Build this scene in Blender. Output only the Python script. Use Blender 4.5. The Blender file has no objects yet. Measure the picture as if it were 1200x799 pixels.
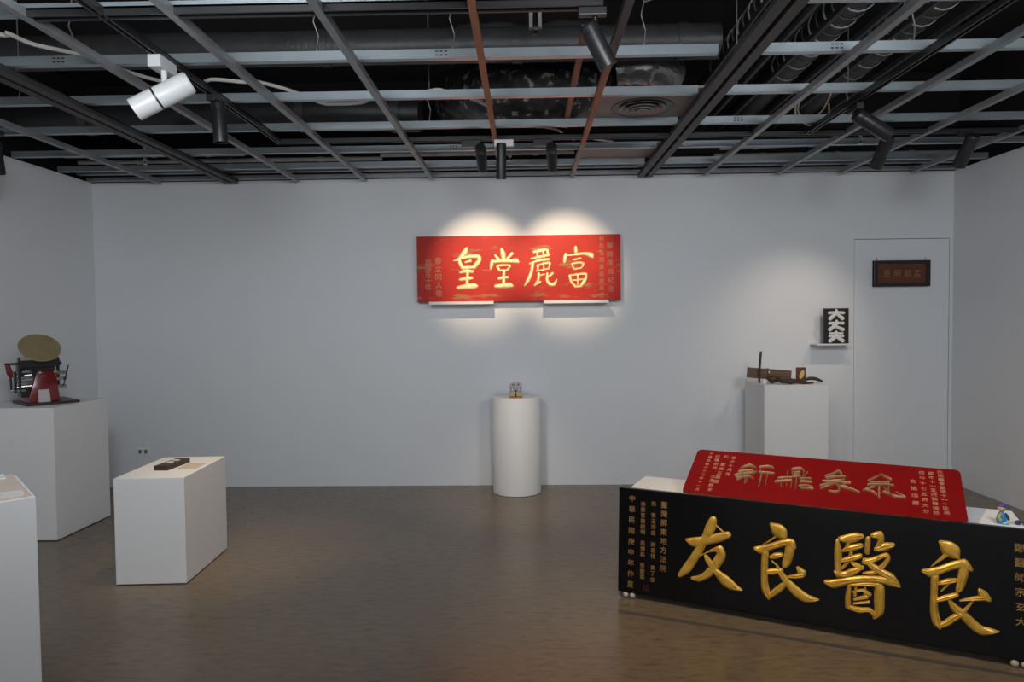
import bpy, bmesh, math, random
from mathutils import Vector, Matrix
random.seed(7)
SC = bpy.context.scene
COL = SC.collection
PI = math.pi

# ------------------------------------------------------------------ camera
YAW, PITCH, ROLL = math.radians(1.15), math.radians(1.83), math.radians(0.60)
fwd = Vector((-math.sin(YAW)*math.cos(PITCH), math.cos(YAW)*math.cos(PITCH), -math.sin(PITCH)))
rgt = Vector((math.cos(YAW), math.sin(YAW), 0))
upv = rgt.cross(fwd)
cr, ci = math.cos(ROLL), math.sin(ROLL)
r2 = rgt*cr - upv*ci
u2 = rgt*ci + upv*cr
camd = bpy.data.cameras.new('camera')
camd.sensor_width = 36.0
camd.lens = 24.0
camd.clip_start = 0.02
cam = bpy.data.objects.new('camera', camd)
COL.objects.link(cam)
cam.matrix_world = Matrix(((r2.x, u2.x, -fwd.x, 0), (r2.y, u2.y, -fwd.y, 0), (r2.z, u2.z, -fwd.z, 1.48), (0, 0, 0, 1)))
SC.camera = cam

# ------------------------------------------------------------------ world, exposure
SC.view_settings.view_transform = 'Standard'
SC.view_settings.look = 'None'
SC.view_settings.gamma = 1.0
SC.view_settings.use_curve_mapping = False
SC.view_settings.exposure = 0.0
W = bpy.data.worlds.new('hall_light')
SC.world = W
W.use_nodes = True
bg = W.node_tree.nodes['Background']
bg.inputs[0].default_value = (0.93, 0.97, 1.0, 1)      # the open gallery behind the camera
bg.inputs[1].default_value = 0.55

# ------------------------------------------------------------------ light builders and unseen fill lights
def area(name, loc, target, sx, sy, power, col):
    d = bpy.data.lights.new(name, 'AREA'); d.shape = 'RECTANGLE'; d.size = sx; d.size_y = sy
    d.energy = power; d.color = col
    o = bpy.data.objects.new(name, d); COL.objects.link(o)
    o.location = loc
    o.rotation_euler = (Vector(target)-Vector(loc)).to_track_quat('-Z', 'Y').to_euler()
    return o
def spot(name, loc, target, power, col, deg, blend, rad=0.03):
    d = bpy.data.lights.new(name, 'SPOT'); d.energy = power; d.color = col
    d.spot_size = math.radians(deg); d.spot_blend = blend; d.shadow_soft_size = rad
    o = bpy.data.objects.new(name, d); COL.objects.link(o)
    o.location = loc
    o.rotation_euler = (Vector(target)-Vector(loc)).to_track_quat('-Z', 'Y').to_euler()
    return o
COOL = (0.92, 0.96, 1.0)
WARM = (1.0, 0.77, 0.50)
area('added_rear_fill', (0.0, -1.6, 2.66), (0.0, 0.6, 0.0), 6.4, 2.6, 12, COOL)  # added soft fill above and behind the camera, no luminaire there
for fx, tx, fp in ((-1.1, -3.3, 170), (0.35, 0.2, 82), (2.0, 3.3, 145)):
    spot('added_wall_fill', (fx, 1.45, 2.6), (tx, 6.0, 1.5), fp, COOL, 150, 1.0, 0.4)  # added out-of-view fill that brightens the walls, no fixtures on any track
STROKES = {"black":[[[[356,313,361,326],[387,287,394,335],[439,296,432,344],[488,314,478,358],[536,333,524,377],[572,354,562,387]],[[475,445,509,437],[454,407,504,393],[434,345,471,331],[389,257,427,239],[342,183,379,158],[317,139,335,124]],[[506,406,510,411],[537,377,543,384]],[[427,243,424,247],[465,266,462,273],[496,276,491,294],[509,272,532,312],[505,263,554,265],[486,225,525,203],[452,174,477,145],[420,148,427,116],[390,138,388,121]],[[447,245,464,257],[459,212,484,233],[496,167,520,192],[536,119,568,164],[583,101,601,137],[632,107,634,112]]],
[[[758,438,772,455],[770,400,807,452],[797,385,833,430],[824,384,837,398]],[[781,395,788,385],[753,368,757,362],[721,343,725,338]],[[689,312,693,331],[721,297,719,340],[775,328,766,358],[825,348,822,384],[845,345,864,388],[865,342,877,356]],[[827,364,872,365],[824,319,867,316],[814,276,850,264],[814,255,831,247]],[[761,282,758,295],[787,283,780,313],[815,298,812,318]],[[767,269,772,276],[788,252,793,259]],[[746,203,744,227],[780,207,776,238],[817,226,814,244]],[[721,314,755,317],[719,240,752,244],[719,164,752,172],[726,115,760,131],[750,85,764,93]],[[762,88,748,105],[795,114,775,138],[826,146,805,169],[841,175,829,186]],[[877,250,891,263],[889,216,919,247]],[[904,238,908,211],[870,225,872,202],[835,210,835,204]],[[786,254,795,259],[793,216,815,233],[827,164,853,193],[867,121,894,162],[913,99,927,140],[949,104,952,133],[977,120,978,125]]],
[[[1061,407,1061,428],[1099,399,1096,443],[1137,415,1130,455],[1157,429,1154,452]],[[1045,408,1061,411],[1040,350,1073,355],[1041,290,1070,295],[1044,246,1073,252]],[[1042,253,1048,273],[1078,239,1079,271],[1124,259,1112,290],[1164,296,1157,310]],[[1074,357,1071,367],[1109,365,1100,394],[1154,385,1149,410]],[[1093,412,1108,408],[1080,370,1095,366]],[[1066,308,1063,322],[1108,317,1101,345],[1152,339,1146,363]],[[1103,379,1119,378],[1095,332,1112,326],[1066,284,1077,277]],[[1108,311,1115,324],[1135,286,1147,314],[1156,287,1161,301]],[[1168,436,1191,437],[1165,368,1188,370]],[[1195,439,1195,462],[1211,433,1234,474],[1217,430,1245,433],[1207,397,1226,390]],[[1213,379,1207,401],[1248,386,1239,424],[1282,408,1278,429]],[[1167,312,1160,339],[1212,333,1205,357],[1246,357,1254,382],[1247,352,1270,353],[1230,325,1246,309],[1199,295,1206,274],[1158,279,1159,271]],[[1158,331,1169,346],[1188,297,1204,325],[1230,272,1246,304],[1263,254,1283,286],[1300,234,1309,245]],[[1001,200,1006,221],[1038,185,1039,227],[1101,212,1096,249],[1177,236,1177,268],[1238,237,1244,275],[1270,232,1282,269],[1303,231,1308,245]],[[1096,212,1114,213],[1087,159,1111,161],[1086,107,1112,111]],[[1106,202,1104,220],[1171,217,1171,238],[1222,217,1224,243]],[[1205,220,1246,227],[1204,157,1248,164],[1206,114,1242,105],[1198,85,1212,75]],[[1096,99,1102,122],[1143,89,1147,119],[1181,100,1189,123],[1202,81,1215,98]],[[1126,217,1139,217],[1119,165,1134,165]],[[1163,222,1173,224],[1160,176,1176,179]],[[1121,177,1119,188],[1156,188,1159,205],[1185,173,1193,189]],[[1125,142,1122,155],[1180,160,1175,182]],[[1123,125,1121,136],[1186,140,1184,157]]],
[[[1454,449,1465,465],[1469,404,1503,462],[1497,393,1531,440],[1521,392,1533,403]],[[1477,413,1489,397],[1450,380,1457,371],[1424,346,1426,343]],[[1393,311,1397,330],[1428,295,1425,339],[1473,324,1464,356],[1519,347,1512,384],[1542,350,1553,396],[1569,344,1579,360]],[[1529,366,1570,363],[1524,321,1561,316],[1517,274,1545,263],[1516,254,1527,247]],[[1451,268,1448,281],[1488,275,1484,302],[1518,290,1516,309]],[[1483,281,1492,272],[1460,243,1463,240]],[[1446,191,1442,210],[1483,204,1477,230],[1525,228,1520,248]],[[1424,307,1456,311],[1423,230,1451,234],[1422,150,1453,160],[1432,99,1463,118],[1454,77,1467,87]],[[1461,81,1453,103],[1493,98,1480,125],[1524,128,1508,153],[1551,159,1539,174],[1583,221,1576,226]],[[1596,268,1607,279],[1604,233,1629,268],[1633,226,1643,246]],[[1619,256,1621,226],[1573,238,1575,220],[1531,218,1531,212]],[[1482,216,1490,223],[1500,169,1520,195],[1534,138,1556,171],[1569,103,1591,139],[1602,82,1615,122],[1636,86,1638,119],[1672,106,1672,112]]]],"sign":[[[[425,473,450,460],[394,440,437,411],[358,384,375,357],[316,360,319,352]],[[356,367,383,374],[364,316,398,331],[391,279,418,297]],[[388,364,382,391],[461,376,458,409],[524,374,545,409],[530,367,567,365],[507,343,542,319],[481,306,511,283]],[[426,332,421,355],[474,342,468,367]],[[403,280,402,311],[459,282,458,313],[504,286,503,310]],[[376,243,372,266],[431,247,429,284],[487,246,489,278]],[[373,180,370,203],[432,182,427,219],[485,192,482,220]],[[430,264,458,261],[417,138,450,135]],[[354,106,350,138],[422,107,417,154],[494,108,494,164],[523,120,525,148]]],
[[[728,453,753,461],[731,407,779,416],[740,362,776,365]],[[675,400,689,411],[699,353,728,375]],[[823,427,846,406],[796,393,814,374],[773,370,784,356]],[[646,362,676,356],[634,315,669,307],[636,281,651,278]],[[657,329,654,356],[731,335,729,367],[814,334,814,366],[864,330,875,373],[882,330,894,349]],[[690,300,709,312],[710,262,733,276]],[[703,298,700,320],[757,303,757,326],[798,302,825,316],[779,277,802,264]],[[725,256,724,279],[787,258,786,281]],[[748,264,775,263],[738,134,773,132]],[[714,184,709,210],[758,190,754,221],[796,194,795,221]],[[684,117,683,148],[747,113,745,157],[808,115,815,163],[834,120,841,141]]],
[[[1023,413,1018,438],[1077,419,1071,453],[1134,434,1129,459]],[[999,362,996,378],[1076,370,1071,396],[1160,385,1155,410]],[[1045,428,1066,426],[1040,380,1061,377]],[[1091,429,1112,432],[1098,376,1123,380]],[[1127,443,1152,446],[1133,394,1158,398]],[[986,316,980,332],[1067,338,1061,363],[1157,348,1154,373]],[[998,328,1027,323],[987,264,1016,257],[959,194,989,179],[932,139,946,129]],[[1053,294,1046,314],[1103,312,1099,333],[1148,318,1170,338],[1138,277,1159,273]],[[1046,250,1043,266],[1154,273,1150,289]],[[1048,316,1070,314],[1043,261,1065,259]],[[1098,334,1115,333],[1098,278,1115,278]],[[1050,242,1076,240],[1047,189,1071,182],[1018,139,1037,128]],[[1034,126,1021,149],[1084,157,1074,176]],[[1074,212,1070,229],[1116,223,1112,240]],[[1127,240,1148,240],[1123,170,1151,180],[1158,127,1171,158],[1212,133,1192,160],[1225,183,1213,188]],[[1178,250,1194,230],[1138,214,1151,198]]],
[[[1372,466,1399,468],[1372,419,1407,422]],[[1288,410,1314,404],[1275,372,1310,365],[1278,329,1296,326]],[[1302,382,1300,399],[1381,388,1379,410],[1463,391,1465,422],[1509,372,1538,411],[1528,366,1543,375]],[[1365,343,1361,360],[1433,356,1428,377]],[[1342,318,1358,325],[1360,269,1380,277]],[[1353,310,1350,327],[1407,318,1407,340],[1440,314,1464,326],[1425,286,1445,277]],[[1381,264,1378,281],[1435,273,1431,291]],[[1322,217,1343,222],[1335,157,1359,170],[1376,112,1393,127]],[[1338,210,1336,227],[1407,217,1406,239],[1462,217,1485,237],[1450,178,1478,165],[1423,141,1444,125]],[[1379,109,1377,131],[1437,114,1434,137]],[[1394,223,1412,223],[1393,129,1411,129]],[[1359,167,1357,184],[1456,177,1454,194]]]],"red":[[[[297,306,298,317],[308,297,309,311]],[[265,260,261,271],[304,290,302,307],[337,276,338,290]],[[258,224,255,235],[303,242,301,257],[331,243,330,257]],[[244,188,241,201],[289,208,286,223],[343,231,338,243],[353,250,348,259]],[[254,169,252,180],[282,176,279,188],[319,191,317,204]],[[287,237,296,237],[299,131,306,131]],[[287,195,292,182],[259,159,262,151]],[[305,193,313,191],[305,137,311,135]],[[317,191,319,203],[340,175,342,187]],[[358,283,355,295],[396,296,395,311],[425,288,425,304]],[[361,288,370,284],[361,244,368,241]],[[360,235,359,248],[400,237,399,250],[436,237,435,249]],[[369,230,379,228],[372,165,381,163],[372,119,378,117]],[[401,235,408,234],[402,184,408,183],[403,133,408,132]]],
[[[497,282,504,282],[499,226,506,226]],[[521,289,518,305],[556,302,556,319],[576,289,582,296],[574,244,582,242]],[[518,290,525,292],[526,230,533,232]],[[533,267,532,275],[561,275,560,283]],[[535,248,534,257],[563,255,562,264]],[[533,227,532,237],[568,238,567,247]],[[596,288,601,280],[579,246,583,238]],[[460,198,458,208],[489,209,488,220],[527,217,525,228]],[[451,166,449,177],[492,180,491,192],[529,192,528,203]],[[474,176,481,177],[480,135,486,136]],[[497,213,503,214],[506,140,511,141]],[[527,185,533,184],[527,131,532,130]],[[544,227,553,227],[550,125,558,125]],[[565,214,564,224],[618,223,617,234]],[[570,189,570,200],[623,191,622,203]],[[568,147,566,158],[599,157,599,168],[629,146,630,160]],[[566,219,572,220],[573,140,578,141]],[[576,135,575,144],[634,136,634,147]]],
[[[742,332,746,320],[716,295,719,282],[681,266,683,259]],[[742,310,748,325],[757,288,762,301]],[[689,241,687,254],[735,260,734,274],[773,268,779,277],[767,244,773,241]],[[690,240,694,251],[710,216,713,226]],[[713,219,712,230],[772,237,771,248]],[[673,214,673,224],[729,213,729,225],[801,217,801,231]],[[725,223,727,210],[663,179,665,171]],[[736,217,739,205],[666,155,668,147]],[[731,204,738,217],[746,173,757,182],[748,150,755,140],[729,139,730,127],[704,143,704,136]],[[798,239,801,227],[768,207,770,197]],[[753,184,754,194],[788,168,790,185],[843,147,844,156]]],
[[[935,325,938,315],[908,292,910,281],[877,259,879,252]],[[935,315,938,326],[980,278,983,291]],[[890,238,890,248],[974,256,974,266]],[[879,217,878,227],[950,231,951,241],[991,229,992,241]],[[969,236,977,236],[965,187,973,192],[981,150,985,161],[1007,137,1009,150],[1040,139,1041,147]],[[1000,173,1003,184],[1039,142,1041,152]],[[923,223,934,225],[924,116,934,118]],[[908,219,911,207],[859,176,860,167]],[[886,167,889,178],[918,141,920,151]],[[948,204,953,213],[961,176,965,184]],[[945,169,948,181],[973,154,975,167]],[[868,175,870,186],[907,157,909,168]]]]}
# ------------------------------------------------------------------ materials
def new_mat(name):
    m = bpy.data.materials.new(name); m.use_nodes = True
    return m, m.node_tree.nodes, m.node_tree.links, m.node_tree.nodes['Principled BSDF']
def plain(name, col, rough=0.5, metal=0.0, coat=0.0, emit=0.0, var=0.0, scale=8.0, bump=0.0, bscale=60.0, spec=None):
    m, N, L, b = new_mat(name)
    b.inputs['Base Color'].default_value = (*col, 1)
    b.inputs['Roughness'].default_value = rough
    b.inputs['Metallic'].default_value = metal
    b.inputs['Coat Weight'].default_value = coat
    if spec is not None: b.inputs['Specular IOR Level'].default_value = spec
    if emit:
        b.inputs['Emission Color'].default_value = (*col, 1); b.inputs['Emission Strength'].default_value = emit
    tc = N.new('ShaderNodeTexCoord')
    if var:
        n = N.new('ShaderNodeTexNoise'); n.inputs['Scale'].default_value = scale; n.inputs['Detail'].default_value = 6
        L.new(tc.outputs['Object'], n.inputs['Vector'])
        mx = N.new('ShaderNodeMix'); mx.data_type = 'RGBA'
        mx.inputs[6].default_value = (*[max(0, c*(1-var)) for c in col], 1)
        mx.inputs[7].default_value = (*[min(1, c*(1+var)) for c in col], 1)
        L.new(n.outputs['Fac'], mx.inputs[0]); L.new(mx.outputs[2], b.inputs['Base Color'])
    if bump:
        n2 = N.new('ShaderNodeTexNoise'); n2.inputs['Scale'].default_value = bscale; n2.inputs['Detail'].default_value = 4
        L.new(tc.outputs['Object'], n2.inputs['Vector'])
        bp = N.new('ShaderNodeBump'); bp.inputs['Strength'].default_value = bump; bp.inputs['Distance'].default_value = 0.01
        L.new(n2.outputs['Fac'], bp.inputs['Height']); L.new(bp.outputs[0], b.inputs['Normal'])
    return m
def ramp(N, stops):
    r = N.new('ShaderNodeValToRGB')
    while len(r.color_ramp.elements) < len(stops): r.color_ramp.elements.new(0.5)
    for e, (p, c) in zip(r.color_ramp.elements, stops): e.position = p; e.color = (*c, 1)
    return r
M = {}
M['wall'] = plain('wall_paint', (0.76, 0.775, 0.80), 0.75, var=0.02, scale=1.3, bump=0.03, bscale=120)
M['plinth'] = plain('plinth_paint', (0.80, 0.80, 0.80), 0.6, var=0.025, scale=3, bump=0.02, bscale=90)
M['white'] = plain('white_enamel', (0.80, 0.80, 0.80), 0.4)
M['lamp'] = plain('lamp_white', (0.60, 0.61, 0.62), 0.4)
M['paper'] = plain('paper', (0.70, 0.69, 0.66), 0.8, var=0.04, scale=20)
M['beige'] = plain('beige_card', (0.62, 0.52, 0.44), 0.7, var=0.06, scale=15)
M['void'] = plain('void_black', (0.010, 0.010, 0.011), 0.9, var=0.3, scale=2)
M['galv'] = plain('galvanised_steel', (0.42, 0.485, 0.52), 0.34, metal=0.6, var=0.22, scale=5)
M['galv2'] = plain('dull_steel', (0.33, 0.345, 0.36), 0.45, metal=0.6, var=0.25, scale=9)
M['orange'] = plain('rust_primer', (0.40, 0.16, 0.085), 0.6, var=0.35, scale=5)
M['blackm'] = plain('black_metal', (0.018, 0.018, 0.02), 0.38, var=0.2, scale=20)
M['rail'] = plain('rail_dark', (0.040, 0.038, 0.037), 0.5, var=0.3, scale=6)
M['ductb'] = plain('black_insulation', (0.020, 0.0205, 0.022), 0.42, var=0.55, scale=4, bump=0.5, bscale=14)
M['ductg'] = plain('grey_insulation', (0.045, 0.045, 0.047), 0.45, var=0.5, scale=5, bump=0.6, bscale=18)
M['foil'] = plain('foil_duct_skin', (0.34, 0.34, 0.345), 0.25, metal=0.7, var=0.6, scale=7, bump=1.0, bscale=26)
M['pipe'] = plain('pipe_grey', (0.42, 0.42, 0.42), 0.5, var=0.15, scale=10)
M['diff'] = plain('diffuser_grey', (0.30, 0.285, 0.27), 0.6, var=0.22, scale=6)
M['diffd'] = plain('diffuser_dust', (0.10, 0.098, 0.095), 0.6, var=0.3, scale=12)
M['cable'] = plain('cable_white', (0.60, 0.58, 0.54), 0.5)
M['cableb'] = plain('cable_beige', (0.55, 0.48, 0.36), 0.5)
M['wire'] = plain('wire_steel', (0.30, 0.29, 0.27), 0.45, metal=0.5)
M['glow'] = plain('lamp_lens', (1.0, 0.85, 0.62), 0.3, emit=3.0)
M['lens'] = plain('dark_lens', (0.03, 0.03, 0.032), 0.1)
M['brass'] = plain('aged_brass', (0.50, 0.40, 0.22), 0.30, metal=0.45, var=0.25, scale=9)
M['pressred'] = plain('press_red', (0.17, 0.006, 0.010), 0.28, coat=0.4, var=0.15, scale=8)
M['iron'] = plain('press_black', (0.014, 0.014, 0.015), 0.3, var=0.2)
M['chrome'] = plain('roller_steel', (0.45, 0.46, 0.46), 0.22, metal=0.9)
M['roller'] = plain('roller_rubber', (0.16, 0.165, 0.165), 0.35)
M['dwood'] = plain('dark_wood', (0.040, 0.018, 0.011), 0.4, var=0.4, scale=12)
M['acrylic'] = plain('pale_label', (0.55, 0.50, 0.50), 0.4)
M['foot'] = plain('foot_ball', (0.46, 0.41, 0.35), 0.5)
M['stripe'] = plain('dark_stripe', (0.075, 0.062, 0.052), 0.5, var=0.2)
M['whitech'] = plain('white_carving', (0.70, 0.70, 0.70), 0.6)
M['signframe'] = plain('sign_frame_black', (0.016, 0.010, 0.009), 0.35)
M['goldfaint'] = plain('faint_gilding', (0.30, 0.155, 0.075), 0.45, metal=0.2)
M['seal'] = plain('seal_red', (0.10, 0.010, 0.012), 0.5)
M['skin'] = plain('toy_skin', (0.50, 0.33, 0.22), 0.5)
M['capblue'] = plain('toy_cap', (0.07, 0.06, 0.20), 0.5)
M['toyblue'] = plain('toy_blue', (0.04, 0.20, 0.50), 0.4)
M['toynavy'] = plain('toy_navy', (0.02, 0.03, 0.10), 0.5)
M['toyyel'] = plain('toy_yellow', (0.40, 0.32, 0.06), 0.5)
M['toyteal'] = plain('toy_teal', (0.25, 0.55, 0.55), 0.5)
M['silver'] = plain('worn_silver', (0.42, 0.39, 0.42), 0.4, metal=0.4, var=0.3, scale=60)
M['goldbox'] = plain('worn_gold_box', (0.50, 0.35, 0.15), 0.45, metal=0.3, var=0.4, scale=60)
M['leafy'] = plain('gilt_leaf', (0.75, 0.52, 0.22), 0.45, metal=0.2)

def speckled():
    m, N, L, b = new_mat('scuffed_black_duct')
    tc = N.new('ShaderNodeTexCoord')
    n = N.new('ShaderNodeTexNoise'); n.inputs['Scale'].default_value = 16; n.inputs['Detail'].default_value = 5
    L.new(tc.outputs['Object'], n.inputs['Vector'])
    r = ramp(N, [(0.35, (0.018, 0.018, 0.019)), (0.58, (0.045, 0.044, 0.044)), (0.64, (0.30, 0.30, 0.30))])
    L.new(n.outputs['Fac'], r.inputs[0]); L.new(r.outputs[0], b.inputs['Base Color'])
    b.inputs['Roughness'].default_value = 0.3
    bp = N.new('ShaderNodeBump'); bp.inputs['Strength'].default_value = 0.5; bp.inputs['Distance'].default_value = 0.01
    L.new(n.outputs['Fac'], bp.inputs['Height']); L.new(bp.outputs[0], b.inputs['Normal'])
    return m
M['speck'] = speckled()
def wood(name, c1, c2, rough=0.5, sc=(3, 40, 40)):
    m, N, L, b = new_mat(name)
    tc = N.new('ShaderNodeTexCoord'); mp = N.new('ShaderNodeMapping'); mp.inputs['Scale'].default_value = sc
    n = N.new('ShaderNodeTexNoise'); n.inputs['Scale'].default_value = 1.0; n.inputs['Detail'].default_value = 6
    L.new(tc.outputs['Object'], mp.inputs['Vector']); L.new(mp.outputs[0], n.inputs['Vector'])
    r = ramp(N, [(0.3, c1), (0.7, c2)])
    L.new(n.outputs['Fac'], r.inputs[0]); L.new(r.outputs[0], b.inputs['Base Color'])
    b.inputs['Roughness'].default_value = rough
    return m
M['toolwood'] = wood('tool_wood', (0.075, 0.036, 0.018), (0.19, 0.10, 0.05))
M['toolwood2'] = wood('tool_wood_dark', (0.018, 0.010, 0.007), (0.085, 0.042, 0.022))
M['signwood'] = wood('sign_wood', (0.085, 0.020, 0.008), (0.15, 0.042, 0.014), 0.4)
M['redwood'] = wood('red_brown_wood', (0.10, 0.025, 0.010), (0.20, 0.055, 0.02), 0.45)

def floor_mat():
    m, N, L, b = new_mat('floor_vinyl')
    tc = N.new('ShaderNodeTexCoord')
    mp = N.new('ShaderNodeMapping'); mp.inputs['Scale'].default_value = (7, 24, 1); mp.inputs['Rotation'].default_value = (0, 0, 0.12)
    L.new(tc.outputs['Object'], mp.inputs['Vector'])
    n = N.new('ShaderNodeTexNoise'); n.inputs['Scale'].default_value = 1.6; n.inputs['Detail'].default_value = 8; n.inputs['Roughness'].default_value = 0.65
    L.new(mp.outputs[0], n.inputs['Vector'])
    r = ramp(N, [(0.28, (0.100, 0.070, 0.042)), (0.48, (0.165, 0.121, 0.077)), (0.62, (0.182, 0.135, 0.087)), (0.80, (0.215, 0.162, 0.108))])
    L.new(n.outputs['Fac'], r.inputs[0])
    n3 = N.new('ShaderNodeTexNoise'); n3.inputs['Scale'].default_value = 0.9; n3.inputs['Detail'].default_value = 3
    L.new(tc.outputs['Object'], n3.inputs['Vector'])
    r3 = ramp(N, [(0.35, (0.86, 0.86, 0.86)), (0.65, (1.06, 1.05, 1.04))])
    L.new(n3.outputs['Fac'], r3.inputs[0])
    mx = N.new('ShaderNodeMix'); mx.data_type = 'RGBA'; mx.blend_type = 'MULTIPLY'; mx.inputs[0].default_value = 1
    L.new(r.outputs[0], mx.inputs[6]); L.new(r3.outputs[0], mx.inputs[7])
    # dark scuffs
    mp2 = N.new('ShaderNodeMapping'); mp2.inputs['Scale'].default_value = (9, 3.2, 1); mp2.inputs['Rotation'].default_value = (0, 0, -0.35)
    L.new(tc.outputs['Object'], mp2.inputs['Vector'])
    n4 = N.new('ShaderNodeTexNoise'); n4.inputs['Scale'].default_value = 1.1; n4.inputs['Detail'].default_value = 2
    L.new(mp2.outputs[0], n4.inputs['Vector'])
    r4 = ramp(N, [(0.20, (0.35, 0.33, 0.32)), (0.245, (1, 1, 1))])
    L.new(n4.outputs['Fac'], r4.inputs[0])
    mx2 = N.new('ShaderNodeMix'); mx2.data_type = 'RGBA'; mx2.blend_type = 'MULTIPLY'; mx2.inputs[0].default_value = 1
    L.new(mx.outputs[2], mx2.inputs[6]); L.new(r4.outputs[0], mx2.inputs[7])
    L.new(mx2.outputs[2], b.inputs['Base Color'])
    rr = N.new('ShaderNodeMapRange'); rr.inputs[3].default_value = 0.20; rr.inputs[4].default_value = 0.28
    L.new(n.outputs['Fac'], rr.inputs[0]); L.new(rr.outputs[0], b.inputs['Roughness'])
    bp = N.new('ShaderNodeBump'); bp.inputs['Strength'].default_value = 0.03; bp.inputs['Distance'].default_value = 0.004
    L.new(n.outputs['Fac'], bp.inputs['Height']); L.new(bp.outputs[0], b.inputs['Normal'])
    return m
M['floor'] = floor_mat()

def lacquer(name, base, alt, rough, wear=None):
    m, N, L, b = new_mat(name)
    tc = N.new('ShaderNodeTexCoord')
    n = N.new('ShaderNodeTexNoise'); n.inputs['Scale'].default_value = 3; n.inputs['Detail'].default_value = 5
    L.new(tc.outputs['Object'], n.inputs['Vector'])
    r = ramp(N, [(0.3, base), (0.75, alt)]); L.new(n.outputs['Fac'], r.inputs[0])
    out = r.outputs[0]
    if wear:
        mp = N.new('ShaderNodeMapping'); mp.inputs['Scale'].default_value = (2.2, 1, 11); mp.inputs['Location'].default_value = wear[2]
        L.new(tc.outputs['Object'], mp.inputs['Vector'])
        n2 = N.new('ShaderNodeTexNoise'); n2.inputs['Scale'].default_value = 1.0; n2.inputs['Detail'].default_value = 7; n2.inputs['Roughness'].default_value = 0.6
        L.new(mp.outputs[0], n2.inputs['Vector'])
        r2_ = ramp(N, [(wear[1], (0, 0, 0)), (wear[1]+0.07, (1, 1, 1))]); L.new(n2.outputs['Fac'], r2_.inputs[0])
        mx = N.new('ShaderNodeMix'); mx.data_type = 'RGBA'
        L.new(r2_.outputs[0], mx.inputs[0]); L.new(out, mx.inputs[6]); mx.inputs[7].default_value = (*wear[0], 1)
        out = mx.outputs[2]
    L.new(out, b.inputs['Base Color'])
    b.inputs['Roughness'].default_value = rough
    b.inputs['Specular IOR Level'].default_value = 0.35
    return m
M['blacklac'] = lacquer('black_lacquer', (0.0022, 0.0022, 0.003), (0.0045, 0.0045, 0.006), 0.2)
M['redlac'] = lacquer('red_lacquer', (0.185, 0.0012, 0.002), (0.225, 0.002, 0.0025), 0.45)
M['signred'] = lacquer('worn_red_lacquer', (0.40, 0.010, 0.005), (0.50, 0.020, 0.007), 0.6, ((0.36, 0.17, 0.06), 0.575, (1.3, 0, 2.2)))

def gold(name, c1, c2, rough, metal):
    m, N, L, b = new_mat(name)
    tc = N.new('ShaderNodeTexCoord')
    n = N.new('ShaderNodeTexNoise'); n.inputs['Scale'].default_value = 26; n.inputs['Detail'].default_value = 6
    L.new(tc.outputs['Object'], n.inputs['Vector'])
    r = ramp(N, [(0.3, c1), (0.7, c2)]); L.new(n.outputs['Fac'], r.inputs[0]); L.new(r.outputs[0], b.inputs['Base Color'])
    b.inputs['Roughness'].default_value = rough; b.inputs['Metallic'].default_value = metal
    bp = N.new('ShaderNodeBump'); bp.inputs['Strength'].default_value = 0.6; bp.inputs['Distance'].default_value = 0.004
    L.new(n.outputs['Fac'], bp.inputs['Height']); L.new(bp.outputs[0], b.inputs['Normal'])
    return m
M['gold'] = gold('gold_leaf', (0.56, 0.30, 0.030), (0.82, 0.50, 0.085), 0.36, 0.40)
M['goldold'] = gold('old_gold_leaf', (0.22, 0.12, 0.06), (0.46, 0.29, 0.15), 0.5, 0.4)
M['goldsign'] = gold('bright_gold_leaf', (0.70, 0.50, 0.19), (0.85, 0.68, 0.36), 0.42, 0.3)
M['goldtext'] = gold('gilt_text', (0.34, 0.17, 0.06), (0.50, 0.30, 0.11), 0.45, 0.3)
M['goldtext2'] = gold('gilt_text_pale', (0.50, 0.21, 0.12), (0.66, 0.36, 0.22), 0.5, 0.2)

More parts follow.
